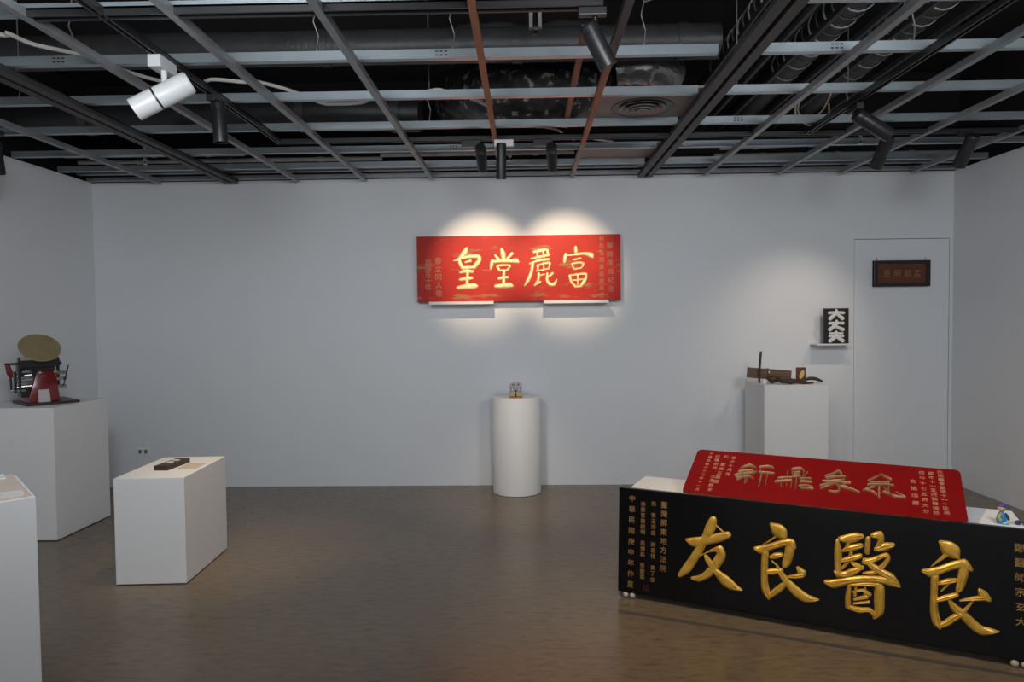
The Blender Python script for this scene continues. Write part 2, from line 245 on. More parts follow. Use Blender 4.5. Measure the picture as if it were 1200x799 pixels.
# ------------------------------------------------------------------ mesh helpers
class MB:
    def __init__(s): s.v = []; s.f = []
    def add(s, vs, fs):
        o = len(s.v); s.v += [tuple(v) for v in vs]; s.f += [tuple(i+o for i in f) for f in fs]; return s
    def box(s, x0, x1, y0, y1, z0, z1, mt=None):
        vs = [Vector((x, y, z)) for z in (z0, z1) for y in (y0, y1) for x in (x0, x1)]
        if mt is not None: vs = [mt @ v for v in vs]
        return s.add(vs, [(0, 2, 3, 1), (4, 5, 7, 6), (0, 1, 5, 4), (2, 6, 7, 3), (0, 4, 6, 2), (1, 3, 7, 5)])
    def prism(s, poly, axis, a, b):
        n = len(poly)
        def p(q, t):
            return (t, q[0], q[1]) if axis == 'x' else ((q[0], t, q[1]) if axis == 'y' else (q[0], q[1], t))
        vs = [p(q, a) for q in poly] + [p(q, b) for q in poly]
        fs = [tuple(range(n))[::-1], tuple(range(n, 2*n))] + [(i, (i+1) % n, n+(i+1) % n, n+i) for i in range(n)]
        return s.add(vs, fs)
    def tube(s, pts, r, n=8, cap=True):
        pts = [Vector(p) for p in pts]; k = len(pts)
        rr = r if isinstance(r, (list, tuple)) else [r]*k
        t0 = (pts[1]-pts[0]).normalized()
        ref = Vector((0, 0, 1)) if abs(t0.z) < 0.9 else Vector((1, 0, 0))
        nx = t0.cross(ref).normalized(); vs = []
        for i, p in enumerate(pts):
            t = (pts[min(i+1, k-1)]-pts[max(i-1, 0)]).normalized()
            nx = (nx - t*nx.dot(t)).normalized(); ny = t.cross(nx)
            for j in range(n):
                a = 2*PI*j/n; vs.append(p + (nx*math.cos(a)+ny*math.sin(a))*rr[i])
        fs = [(i*n+j, i*n+(j+1) % n, (i+1)*n+(j+1) % n, (i+1)*n+j) for i in range(k-1) for j in range(n)]
        if cap: fs += [tuple(range(n))[::-1], tuple(range((k-1)*n, k*n))]
        return s.add(vs, fs)
    def lathe(s, prof, n=24, mt=None, cap0=True, cap1=True):
        vs = []
        for (r, z) in prof:
            for j in range(n):
                a = 2*PI*j/n; v = Vector((r*math.cos(a), r*math.sin(a), z)); vs.append(mt @ v if mt is not None else v)
        k = len(prof)
        fs = [(i*n+j, i*n+(j+1) % n, (i+1)*n+(j+1) % n, (i+1)*n+j) for i in range(k-1) for j in range(n)]
        if cap0: fs.append(tuple(range(n))[::-1])
        if cap1: fs.append(tuple(range((k-1)*n, k*n)))
        return s.add(vs, fs)
    def ball(s, c, r, n=12, sq=(1, 1, 1)):
        c = Vector(c); m = 8; vs = []; fs = []
        for i in range(m+1):
            th = PI*i/m
            for j in range(n):
                a = 2*PI*j/n
                vs.append(c+Vector((r*sq[0]*math.sin(th)*math.cos(a), r*sq[1]*math.sin(th)*math.sin(a), r*sq[2]*math.cos(th))))
        for i in range(m):
            for j in range(n): fs.append((i*n+j, (i+1)*n+j, (i+1)*n+(j+1) % n, i*n+(j+1) % n))
        return s.add(vs, fs)
    def build(s, name, mat, parent=None, smooth=False, bevel=0.0, loc=None):
        me = bpy.data.meshes.new(name); me.from_pydata(s.v, [], s.f); me.update()
        bm = bmesh.new(); bm.from_mesh(me)
        bmesh.ops.remove_doubles(bm, verts=bm.verts, dist=1e-6)
        if bevel: bmesh.ops.bevel(bm, geom=list(bm.edges), offset=bevel, segments=2, profile=0.6, affect='EDGES', clamp_overlap=True)
        bmesh.ops.recalc_face_normals(bm, faces=bm.faces)
        bm.to_mesh(me); bm.free()
        if smooth:
            for p in me.polygons: p.use_smooth = True
            me.set_sharp_from_angle(angle=math.radians(42))
        me.materials.append(mat)
        o = bpy.data.objects.new(name, me); COL.objects.link(o)
        if parent: o.parent = parent
        if loc: o.location = loc
        return o
def tag(o, label, cat, group=None):
    o['label'] = label; o['category'] = cat
    if group: o['group'] = group
    return o
def thing(name, label, cat, loc=(0, 0, 0), rotz=0.0, group=None):
    o = bpy.data.objects.new(name, None); COL.objects.link(o); o.empty_display_size = 0.1
    o.location = loc; o.rotation_euler = (0, 0, rotz)
    return tag(o, label, cat, group)
def struct(o): o['kind'] = 'structure'; return o
def share(o, name, parent, loc):
    c = bpy.data.objects.new(name, o.data); COL.objects.link(c); c.parent = parent; c.location = loc; return c
def smoothpts(pts, n=6):
    P = [Vector(p) for p in pts]; out = []
    for i in range(len(P)-1):
        a = P[max(i-1, 0)]; b = P[i]; c = P[i+1]; d = P[min(i+2, len(P)-1)]
        for k in range(n):
            t = k/n
            out.append(0.5*((2*b)+(c-a)*t+(2*a-5*b+4*c-d)*t*t+(3*b-a-3*c+d)*t*t*t))
    out.append(P[-1]); return out

# ---- lettering: carved brush strokes and glyphs, all in a board's own (x, z) plane, facing -y
def brush(mb, strokes, h, sub=4):
    for st in strokes:
        L = [Vector((p[0]/1000, p[1]/1000)) for p in st]; R = [Vector((p[2]/1000, p[3]/1000)) for p in st]
        def cr2(P):
            out = []
            for i in range(len(P)-1):
                a = P[max(i-1, 0)]; b = P[i]; c = P[i+1]; d = P[min(i+2, len(P)-1)]
                for k in range(sub):
                    t = k/sub
                    out.append(0.5*((2*b)+(c-a)*t+(2*a-5*b+4*c-d)*t*t+(3*b-a-3*c+d)*t*t*t))
            out.append(P[-1]); return out
        l, r = cr2(L), cr2(R)
        # rounded ends
        def ext(a0, b0, a1, b1):
            c0, c1 = (a0+b0)/2, (a1+b1)/2; d = (c0-c1)
            if d.length < 1e-6: return a0, b0
            w = (a0-b0).length; d = d.normalized()*w*0.32; c = c0+d
            return c+(a0-c0)*0.5, c+(b0-c0)*0.5
        s0 = ext(l[0], r[0], l[1], r[1]); s1 = ext(l[-1], r[-1], l[-2], r[-2])
        l = [s0[0]]+l+[s1[0]]; r = [s0[1]]+r+[s1[1]]
        vs = []; n = len(l)
        for i in range(n):
            c = (l[i]+r[i])/2; w = (l[i]-r[i]).length
            k = min(1.0, 0.35+w/0.035)*h
            if i in (0, n-1): k *= 0.55
            for q, z in ((0.0, -0.0005), (0.10, 0.62), (0.32, 0.95), (0.5, 0.80), (0.68, 0.95), (0.90, 0.62), (1.0, -0.0005)):
                p = l[i].lerp(r[i], q); vs.append((p.x, -(z*k if z > 0 else z), p.y))
        fs = [(i*7+j, i*7+j+1, (i+1)*7+j+1, (i+1)*7+j) for i in range(n-1) for j in range(6)]
        fs += [tuple(range(7)), tuple(range((n-1)*7, n*7))]
        mb.add(vs, fs)
GLYPH = {}
def glyph(ch):
    if ch not in GLYPH:
        c = bpy.data.curves.new('glyph', 'FONT'); c.body = ch; c.size = 1.0; c.resolution_u = 2; c.extrude = 0.03
        o = bpy.data.objects.new('glyph', c); COL.objects.link(o)
        bpy.context.view_layer.update()
        me = o.to_mesh()
        vs = [v.co.copy() for v in me.vertices]; fs = [tuple(p.vertices) for p in me.polygons]
        o.to_mesh_clear(); bpy.data.objects.remove(o); bpy.data.curves.remove(c)
        if vs:
            x0 = min(v.x for v in vs); x1 = max(v.x for v in vs); y0 = min(v.y for v in vs); y1 = max(v.y for v in vs)
            vs = [Vector((v.x-(x0+x1)/2, v.y-(y0+y1)/2, v.z)) for v in vs]
        GLYPH[ch] = (vs, fs)
    return GLYPH[ch]
def put_glyph(mb, ch, x, z, sx, sz, h, skew=0.0):
    vs, fs = glyph(ch)
    mb.add([(x+v.x*sx+v.y*skew*sz, -h*(0.5+v.z/0.06), z+v.y*sz) for v in vs], fs)

# ------------------------------------------------------------------ room shell
XL, XR, YB, YF, WT, SLAB = -3.85, 3.735, 6.05, -3.6, 2.73, 3.62
struct(MB().box(XL-0.2, XR+0.2, YF, YB+0.2, -0.08, 0.0).build('floor', M['floor']))
DX0, DX1, DZ = 2.879, 3.706, 2.148
wb = MB()
for b in ((XL-0.12, DX0, 0, WT), (DX0, DX1, DZ, WT), (DX1, XR+0.12, 0, WT)):
    wb.box(b[0], b[1], YB, YB+0.12, b[2], b[3])
wb.box(DX0-0.02, DX1+0.02, YB+0.1, YB+0.12, 0, DZ+0.02)
struct(wb.build('wall_back', M['wall']))
struct(MB().box(XL-0.12, XL, YF, YB, 0, WT).build('wall_left', M['wall']))
struct(MB().box(XR, XR+0.12, YF, YB, 0, WT).build('wall_right', M['wall']))
d1 = struct(MB().box(DX0+0.0035, DX1-0.006, YB+0.001, YB+0.05, 0.008, DZ-0.005).build('door_1', M['wall']))
up = MB(); up.box(XL-0.2, XR+0.2, YB+0.12, YB+0.2, WT, SLAB)
struct(up.build('trim_1', M['void']))
struct(MB().box(XL-0.2, XL-0.12, YF, YB+0.2, WT, SLAB).build('trim_2', M['void']))
struct(MB().box(XR+0.12, XR+0.2, YF, YB+0.2, WT, SLAB).build('trim_3', M['void']))
struct(MB().box(XL-0.2, XR+0.2, YF, YF+0.08, WT, SLAB).build('trim_4', M['void']))
ceil = struct(MB().box(XL-0.2, XR+0.2, YF, YB+0.2, SLAB, SLAB+0.1).build('ceiling', M['void']))

# ------------------------------------------------------------------ open ceiling grid: steel channels and runners
def chan_profile(w, hgt, t=0.004):
    return [(-w/2, 0), (w/2, 0), (w/2, hgt), (w/2-0.012, hgt), (w/2-0.012, hgt-t), (w/2-t, hgt-t), (w/2-t, t), (-w/2+t, t), (-w/2+t, hgt-t), (-w/2+0.012, hgt-t), (-w/2+0.012, hgt), (-w/2, hgt)]
ZC = 2.735
segs = {2.79: [(-3.85, 0.30), (1.0, 3.73)], 3.327: [(-3.85, 0.93), (1.10, 3.73)], 3.907: [(-3.85, 0.98), (1.12, 3.73)],
        4.506: [(-3.85, 1.0), (1.12, 3.73)], 5.112: [(-3.85, 0.98), (1.1, 3.73)], 5.62: [(-3.85, 0.98), (1.1, 3.73)],
        2.21: [(-3.85, 3.73)], 1.63: [(-3.85, 3.73)]}
slot = None
for yc, ss in segs.items():
    for (a, b) in ss:
        o = MB().prism([(yc+q[0], ZC+q[1]) for q in chan_profile(0.038, 0.044)], 'x', a, b).build('cross_channel', M['galv'], ceil)
for (sx_, yc) in ((-0.42, 3.327), (1.46, 3.327), (-2.28, 3.327), (1.36, 4.506), (-0.55, 5.112)):
    mb = MB()
    for r_ in (0, 1):
        for k in range(3):
            mb.box(sx_+k*0.022, sx_+k*0.022+0.013, yc-0.0205, yc-0.0185, ZC+0.011+r_*0.018, ZC+0.017+r_*0.018)
    mb.build('slot_group', M['blackm'], ceil)
def runner(x, y0, y1, mat, w=0.034, hgt=0.034, z=ZC-0.036):
    return MB().prism([(x+q[0], z+q[1]) for q in chan_profile(w, hgt)], 'y', y0, y1).build('runner', mat, ceil)
for x in (-3.20, -1.985, -1.395, -0.805):
    runner(x, -1.0, 5.97, M['galv2'])
runner(-0.197, 1.0, 4.95, M['orange'], 0.030)
runner(-0.197, 4.96, 5.97, M['pipe'], 0.026)
runner(0.415, 1.0, 3.30, M['rail'], 0.034)
runner(0.415, 3.31, 4.85, M['orange'], 0.030)
runner(0.415, 4.86, 5.97, M['diff'], 0.030)
runner(0.285, 3.15, 4.72, M['orange'], 0.030, 0.03, ZC+0.048)
for x in (1.56, 2.18, 2.72, 3.33):
    runner(x, 0.6, 5.97, M['galv2'])
MB().prism([(5.995+q[0], WT+0.002+q[1]) for q in chan_profile(0.05, 0.03)], 'x', XL, XR).build('perimeter_channel', M['galv2'], ceil)
MB().prism([(5.86+q[0], WT+0.03+q[1]) for q in chan_profile(0.05, 0.03)], 'x', XL, XR).build('perimeter_channel', M['galv2'], ceil)
def hanger(pts, r=0.0035): MB().tube(pts, r, 5).build('hanger_wire', M['wire'], ceil)
for (x, y) in ((-1.0, 3.33), (-0.34, 3.33), (0.58, 3.33), (1.86, 3.33), (-2.2, 3.33), (-0.62, 4.51), (1.2, 3.91), (2.1, 4.51), (-2.9, 3.91)):
    hanger([(x, y, ZC+0.04), (x+0.01, y+0.01, 2.86), (x-0.012, y, 2.93), (x+0.004, y+0.004, 3.0), (x, y, SLAB)])
hanger([(0.58, 3.33, 2.99), (0.78, 3.36, 3.06), (1.0, 3.40, 3.12)])
hanger([(1.86, 3.33, 2.95), (2.06, 3.34, 3.08)])

# ------------------------------------------------------------------ pale cables, pipes
def cable(pts, r, mat, label, name='cable', cat='cable'):
    return tag(MB().tube(smoothpts(pts, 7), r, 7).build(name, mat, None, True), label, cat)
cable([(-2.7, 2.9, 2.79), (-2.366, 3.088, 2.792), (-2.329, 3.08, 2.795), (-2.289, 3.197, 2.79), (-2.158, 3.349, 2.795), (-2.059, 3.562, 2.79), (-1.957, 3.707, 2.79), (-1.843, 3.713, 2.79), (-1.765, 3.744, 2.79), (-1.672, 3.695, 2.79), (-1.529, 3.742, 2.79), (-1.45, 3.746, 2.79), (-1.323, 3.892, 2.79), (-1.218, 4.112, 2.79), (-1.141, 4.148, 2.79), (-0.965, 4.125, 2.79), (-0.861, 4.005, 2.79), (-0.732, 3.982, 2.79), (-0.653, 4.016, 2.79), (-0.491, 3.92, 2.79), (-0.422, 3.998, 2.79), (-0.341, 4.032, 2.79), (-0.2, 4.3, 2.80)], 0.010, M['cable'], 'long white cable snaking over the ceiling channels on the left')
cable([(-0.021, 4.621, 2.785), (0.211, 4.697, 2.77), (0.29, 4.854, 2.77), (0.355, 4.926, 2.76), (0.41, 4.861, 2.76), (0.534, 5.007, 2.775), (0.658, 5.112, 2.785)], 0.007, M['cable'], 'short white cable trailing under the bulging ceiling duct')
cable([(1.93, 4.75, 3.05), (1.951, 4.943, 2.95), (2.063, 5.06, 2.91), (2.14, 4.98, 2.95), (2.12, 4.75, 3.05)], 0.006, M['cableb'], 'left beige cable loop drooping in the right ceiling void')
cable([(2.02, 5.15, 3.06), (2.03, 5.17, 2.97), (2.15, 5.22, 2.91), (2.27, 5.2, 2.96), (2.26, 5.15, 3.05)], 0.006, M['cableb'], 'right beige cable loop drooping in the right ceiling void')
def pipe(a, b, r, label):
    mb = MB().tube([a, b], r, 12)
    t = thing('pipe', label, 'pipe', a)
    A, Bv = Vector(a), Vector(b)
    MB().tube([(0, 0, 0), tuple(Bv-A)], r, 12).build('tube', M['pipe'], t, True)
    for q in (0.2, 0.5, 0.8):
        c = (Bv-A)*q; d = (Bv-A).normalized()*0.02
        MB().tube([tuple(c-d), tuple(c+d)], r*1.25, 12).build('coupling', M['pipe'], t, True)
pipe((-3.80, 5.62, 2.865), (-2.30, 5.62, 2.86), 0.016, 'upper grey conduit pipe above the left end of the back wall')
pipe((-3.80, 5.80, 2.855), (-1.2, 5.80, 2.85), 0.018, 'lower grey conduit pipe along the left top of the back wall')
pipe((1.62, 5.72, 2.875), (3.1, 5.66, 2.90), 0.018, 'upper grey pipe above the right end of the back wall')
pipe((1.62, 5.90, 2.85), (3.70, 5.90, 2.85), 0.022, 'lower grey pipe along the right top of the back wall')
pipe((-1.2, 5.74, 2.865), (0.42, 5.74, 2.865), 0.018, 'pale pipe above the red sign behind the three spotlights')
def sprinkler(loc, label):
    t = thing('sprinkler_head', label, 'sprinkler', loc, 0, 'sprinkler heads in the ceiling')
    MB().lathe([(0.010, 0.16), (0.010, 0.02), (0.016, 0.018), (0.016, 0.0)], 10).build('stem', M['pipe'], t, True)
    MB().lathe([(0.006, 0.0), (0.006, -0.02), (0.018, -0.022), (0.018, -0.026)], 10).build('deflector', M['chrome'], t, True)
sprinkler((-0.11, 5.35, 2.74), 'sprinkler head beside the middle spotlight of the centre three')
sprinkler((-2.95, 5.3, 2.74), 'sprinkler head in the left ceiling near the back wall')
sprinkler((2.42, 5.0, 2.74), 'sprinkler head in the right ceiling between the spotlights')

# ------------------------------------------------------------------ ducts
def duct(path, r, mat, label, wr=0.0, ring=0.0, n=20, bands=0, sub=8, name='air_duct'):
    P = smoothpts(path, sub); k = len(P); t = thing(name, label, 'duct', path[0]); o = Vector(path[0])
    rr = [r*(1+random.uniform(-wr, wr)+(ring*(1 if i % 2 else -1))) for i in range(k)]
    MB().tube([p-o for p in P], rr, n).build('skin', mat, t, True)
    for b in range(bands):
        i = int((b+0.6)*(k-1)/bands); i = min(max(i, 1), k-2)
        d = (P[i+1]-P[i-1]).normalized()*0.03
        MB().tube([P[i]-o-d, P[i]-o+d], r*1.03+0.004, n).build('band', M['ductg'], t, True)
    return t
duct([(-3.8, 4.10, 3.105), (-1.5, 4.10, 3.105), (0.2, 4.10, 3.105), (1.15, 4.10, 3.105)], 0.10, M['ductg'], 'long round grey-black duct crossing the ceiling above the spotlights', wr=0.012, bands=4, sub=6)
duct([(-3.8, 5.0, 3.0), (-1.6, 5.0, 3.0), (-0.75, 5.0, 2.98)], 0.13, M['ductb'], 'black insulated duct lying across the left ceiling behind the white spotlight', wr=0.02, bands=3, sub=6)
duct([(-0.50, 5.4, 3.2), (-0.38, 5.0, 3.14), (-0.18, 4.75, 3.03), (0.10, 4.65, 2.985), (0.36, 4.78, 3.03), (0.55, 5.1, 3.12)], 0.205, M['speck'], 'bulging black flexible duct sagging above the three centre spotlights', wr=0.05, sub=5)
duct([(-0.40, 4.42, 3.27), (-0.12, 4.36, 3.26), (0.06, 4.35, 3.22), (0.22, 4.36, 3.26), (0.42, 4.42, 3.29)], 0.085, M['ductg'], 'wrinkled grey insulated hose over the bulging black duct', wr=0.09, sub=5)
duct([(0.62, 4.52, 3.10), (0.72, 4.5, 3.10), (0.86, 4.52, 3.10), (1.0, 4.6, 3.06)], 0.11, M['foil'], 'crumpled silver foil duct above the round ceiling diffuser', wr=0.10, sub=5)
for i, (x, lab) in enumerate(((1.38, 'ribbed black hose nearest the double rail in the right ceiling'), (1.80, 'middle ribbed black hose in the right ceiling'), (2.25, 'ribbed black hose furthest right in the ceiling void'))):
    duct([(x, 3.3, 3.22), (x, 4.2, 3.20), (x, 5.9, 3.16)], 0.10, M['ductb'], lab, ring=0.0, sub=16, n=16, name='flexible_hose')
    hz = bpy.data.objects[[o.name for o in COL.objects if o.name.startswith('flexible_hose')][-1]]
    for k in range(14):
        yy = 0.15+k*0.10
        rb = MB().tube([(0, yy-0.006, -0.02*yy), (0, yy+0.006, -0.02*yy)], 0.106, 16).build('rib', M['pipe'] if k % 2 else M['diffd'], hz, True)
    for s in (-1, 1):
        o = tag(MB().box(x+s*0.13-0.012, x+s*0.13+0.012, 3.3, 5.9, 3.07, 3.10).build('support_rail', M['rail']), 'dark steel support rail on the %s of the %s ribbed ceiling hose' % ('left' if s < 0 else 'right', ('first', 'second', 'third')[i]), 'rail')

# ceiling diffuser panel and blank panel
t = thing('ceiling_diffuser', 'grey ceiling panel with a round air diffuser', 'diffuser', (0.735, 4.215, ZC+0.044))
MB().box(-0.30, 0.30, -0.285, 0.27, 0.0, 0.012).build('panel', M['diff'], t)
for k, (ro, ri, z) in enumerate(((0.19, 0.155, -0.004), (0.145, 0.118, -0.012), (0.108, 0.083, -0.019), (0.073, 0.05, -0.025), (0.04, 0.004, -0.03))):
    mt = Matrix.Translation((0, 0.06, z))
    MB().lathe([(ro, 0.006), (ro, 0.0), (ri, 0.012), (ri, 0.016)], 40, mt, False, False).build('diffuser_ring', M['diffd'] if k == 0 else M['diff'], t, True)
MB().lathe([(0.185, -0.002), (0.185, -0.0005)], 40, Matrix.Translation((0, 0.06, 0))).build('throat', M['blackm'], t)
tag(MB().box(0.435, 1.02, 5.14, 5.60, ZC+0.044, ZC+0.056).build('ceiling_panel', M['diff']), 'plain grey ceiling panel beside the double rail near the back wall', 'ceiling panel')

# ------------------------------------------------------------------ lighting tracks
def track(a, b, label, w=0.036, h=0.034, z=2.70, mat='blackm', double=False):
    A, Bv = Vector((*a, 0)), Vector((*b, 0)); L = (Bv-A).length; ang = math.atan2(Bv.y-A.y, Bv.x-A.x)
    t = thing('lighting_track', label, 'track', (a[0], a[1], z), ang)
    ps = ((-w/2, -w/2+0.009), (w/2-0.009, w/2)) if not double else ((-0.062, -0.012), (0.012, 0.062))
    for p in ps: MB().box(0, L, p[0], p[1], 0, h).build('rail', M[mat], t)
    MB().box(0, L, ps[0][0], ps[1][1], h*0.75, h).build('back_plate', M['blackm'], t)
    for e in (0, L): MB().box(e-0.006, e+0.006, ps[0][0]-0.002, ps[1][1]+0.002, -0.001, h+0.001).build('end_cap', M['blackm'], t)
    return t
track((-2.0, 2.735), (0.31, 2.735), 'black lighting track under the nearest steel channel', 0.05)
track((-1.69, 4.69), (3.3, 4.69), 'long black crosswise lighting track carrying the three centre spotlights', 0.045)
track((-1.675, 1.6), (-1.675, 4.66), 'black lighting track carrying the white spotlight')
track((1.91, 1.4), (1.91, 4.66), 'slim black lighting track in the right ceiling')
track((-2.56, 1.5), (-2.56, 5.95), 'dark double rail along the left ceiling', double=True, mat='rail', z=2.695)
track((1.045, 1.2), (1.045, 5.95), 'dark double rail right of the ceiling diffuser', double=True, mat='rail', z=2.695)

# ------------------------------------------------------------------ spotlights
def spotlight(label, mount, d, length, rad, mat, pivot=(0, 0, -0.10), lit=False, adapt=(0.11, 0.035, 0.03), arot=0.0, band=False, amat=None, back=0.45):
    x, y, z = mount
    t = thing('spotlight', label, 'spotlight', mount, 0, 'spotlights on the ceiling tracks')
    R = Matrix.Rotation(arot, 4, 'Z')
    MB().box(-adapt[0]/2, adapt[0]/2, -adapt[1]/2, adapt[1]/2, -adapt[2], 0.0, R).build('adapter', amat or mat, t, bevel=0.003)
    pv = Vector(pivot)
    MB().tube([(pv.x*0.6, pv.y*0.6, -adapt[2]), tuple(pv)], rad*0.26, 10).build('stem', mat, t, True)
    d = Vector(d).normalized()
    q = d.to_track_quat('Z', 'Y').to_matrix().to_4x4()
    mt = Matrix.Translation(pv) @ q
    a, b = -length*back, length*(1-back)
    body = MB().lathe([(0.001, a), (rad*0.86, a), (rad*0.95, a+0.006), (rad, a+0.012), (rad, b), (rad*0.9, b), (rad*0.88, b-0.025), (0.001, b-0.025)], 28, mt, False, False).build('body', mat, t, True)
    MB().lathe([(rad*0.84, b-0.022), (rad*0.84, b-0.020)], 24, mt).build('lens', M['glow'] if lit else M['lens'], t)
    for k in range(3): MB().lathe([(rad*1.0, a+0.02+k*0.008), (rad*1.03, a+0.021+k*0.008), (rad*1.03, a+0.024+k*0.008), (rad, a+0.025+k*0.008)], 28, mt, False, False).build('cooling_fin', mat, t, True)
    if band: MB().lathe([(rad*1.0, b-0.42*length), (rad*1.04, b-0.415*length), (rad*1.04, b-0.39*length), (rad, b-0.385*length)], 28, mt, False, False).build('band', M['blackm'], t, True)
    return Vector(mount)+pv+d*(b+0.004), d
spotlight('large white cylindrical spotlight tilted to the left', (-1.675, 3.18, 2.70), (-0.8, -0.22, -0.50), 0.28, 0.052, M['lamp'], (0.02, -0.02, -0.165), band=True, adapt=(0.15, 0.06, 0.055), arot=PI/2)
spotlight('black cylindrical spotlight hanging straight down behind the white one', (-1.675, 3.72, 2.70), (0.03, 0.05, -1), 0.22, 0.038, M['blackm'], (0.02, 0.0, -0.12), adapt=(0.13, 0.04, 0.035), arot=PI/2)
LM = spotlight('black cylindrical spotlight at the top centre tilted to the right', (0.275, 2.735, 2.70), (0.46, 0.13, -0.85), 0.18, 0.038, M['blackm'], (0.02, 0.02, -0.13), lit=True)
LS = []
LS.append(spotlight('left of the three black spotlights above the red wall sign', (-0.36, 4.69, 2.70), (0.02, 1.0, -0.62), 0.21, 0.036, M['blackm'], (0.07, 0, -0.11), lit=True, adapt=(0.13, 0.035, 0.045)))
spotlight('middle of the three black spotlights above the red wall sign', (-0.135, 4.69, 2.70), (-0.02, 0.20, -1), 0.24, 0.034, M['blackm'], (-0.02, 0, -0.13), adapt=(0.13, 0.035, 0.045), amat=M['white'])
LS.append(spotlight('right of the three black spotlights above the red wall sign', (0.13, 4.69, 2.70), (0.08, 1.0, -0.62), 0.21, 0.036, M['blackm'], (0.06, 0, -0.11), lit=True, adapt=(0.13, 0.035, 0.045)))
spotlight('black spotlight tilted right at the end of the slim right track', (1.93, 4.05, 2.70), (0.75, 0.1, -0.42), 0.24, 0.042, M['blackm'], (0.10, 0.02, -0.10), adapt=(0.13, 0.04, 0.035), arot=PI/2)
LR = spotlight('black spotlight on the right part of the long crosswise track', (2.42, 4.69, 2.70), (-0.10, 0.62, -0.85), 0.22, 0.042, M['blackm'], (0, 0, -0.11))
LR2 = spotlight('black spotlight at the right end of the long crosswise track near the right wall', (2.98, 4.69, 2.70), (-0.10, 0.62, -0.85), 0.22, 0.042, M['blackm'], (0, 0, -0.11))
spotlight('dark spotlight cut off by the left edge of the picture', (-3.34, 4.28, 2.70), (0.05, 0.1, -1), 0.20, 0.045, M['blackm'], (0, 0, -0.16))
spot('plaque_spot', LM[0], LM[0]+LM[1], 105, WARM, 105, 1.0, 0.03)
spot('sign_spot_left', LS[0][0], (-0.37, 5.97, 1.99), 92, WARM, 45, 0.85, 0.02)
spot('sign_spot_right', LS[1][0], (0.35, 5.97, 1.99), 92, WARM, 45, 0.85, 0.02)
spot('tool_spot', LR[0], (2.35, 5.9, 1.35), 18, (1.0, 0.83, 0.66), 60, 1.0, 0.03)
spot('tool_spot', LR2[0], (2.25, 5.9, 1.25), 18, (1.0, 0.83, 0.66), 60, 1.0, 0.03)
spot('cylinder_spot', (-0.157, 4.72, 2.42), (-0.084, 5.45, 0.05), 52, WARM, 46, 1.0, 0.03)
spot('plinth_spot', (-1.64, 3.74, 2.44), (-1.88, 4.25, 0.3), 70, WARM, 50, 1.0, 0.03)
t = thing('junction_hook', 'small dark pulley-like junction hanging at the top centre ceiling', 'junction', (0.06, 3.25, 2.84))
MB().tube([(0.0, 0, 0.30), (0.0, 0, 0.10)], 0.006, 8).build('rod', M['blackm'], t)
MB().box(-0.03, -0.012, -0.015, 0.015, 0.0, 0.10).build('cheek', M['diff'], t, bevel=0.003)
MB().box(0.012, 0.03, -0.015, 0.015, 0.0, 0.10).build('cheek', M['diff'], t, bevel=0.003)
MB().lathe([(0.026, -0.012), (0.026, 0.012)], 18, Matrix.Translation((0, 0, 0.0)) @ Matrix.Rotation(PI/2, 4, 'Y')).build('wheel', M['blackm'], t)

# ------------------------------------------------------------------ plinths
def plinth_box(label, loc, rotz, w, d, h, name='plinth'):
    o = MB().box(0, w, 0, d, 0.006, h).build(name, M['plinth'], None, bevel=0.0025, loc=loc)
    o.rotation_euler = (0, 0, rotz)
    return tag(o, label, 'plinth')
plinth_box('low white plinth in the left middle of the floor', (-2.324, 3.762, 0), math.radians(3), 0.392, 0.60, 0.608)
plinth_box('tall white plinth under the printing press by the left wall', (-3.83, 4.545, 0), 0, 0.625, 0.60, 0.912)
plinth_box('white plinth corner cut off at the bottom left', (-1.652-0.719*0.46, 2.246-0.695*0.46, 0), math.radians(44), 0.46, 0.46, 0.90)
plinth_box('white plinth under the wooden tools by the back wall', (1.91, 5.50, 0), 0, 0.51, 0.48, 0.93)
cyl = MB().lathe([(0.200, 0.0), (0.206, 0.004), (0.206, 0.814), (0.203, 0.818)], 64).build('round_plinth', M['plinth'], None, True, loc=(-0.086, 5.835, 0))
tag(cyl, 'round white column plinth below the red wall sign', 'plinth')

# ------------------------------------------------------------------ big plaques on the right
ANG = 0.4454; LEAN = 0.0587
bl = thing('black_plaque', 'long black lacquer plaque with four large gold characters standing on the floor', 'plaque', (0.4772, 3.6, 0.0), -ANG)
# own frame of the leaning panel
T1 = Matrix.Translation((0, 0, 0.03)) @ Matrix.Rotation(-LEAN, 4, 'X')
def panel_child(mb, name, mat, parent, T, **k):
    mb.v = [tuple(T @ Vector(v)) for v in mb.v]; return mb.build(name, mat, parent, **k)
BLEN, BH = 1.815, 0.5486
panel_child(MB().box(0, BLEN, 0, 0.034, 0, BH), 'panel', M['blacklac'], bl, T1, bevel=0.003)
for ch in STROKES['black']:
    mb = MB(); brush(mb, ch, 0.013); panel_child(mb, 'carved_character', M['gold'], bl, T1, smooth=True)
def col_on(parent, T, name, text, x0, z0, x1, z1, size, h, mat, aspect=1.0):
    n = len(text)
    for i, ch in enumerate(text):
        k = i/max(1, n-1)
        if ch != ' ':
            mb = MB(); put_glyph(mb, ch, x0+(x1-x0)*k, z0+(z1-z0)*k, size*aspect, size, h); panel_child(mb, name, mat, parent, T)
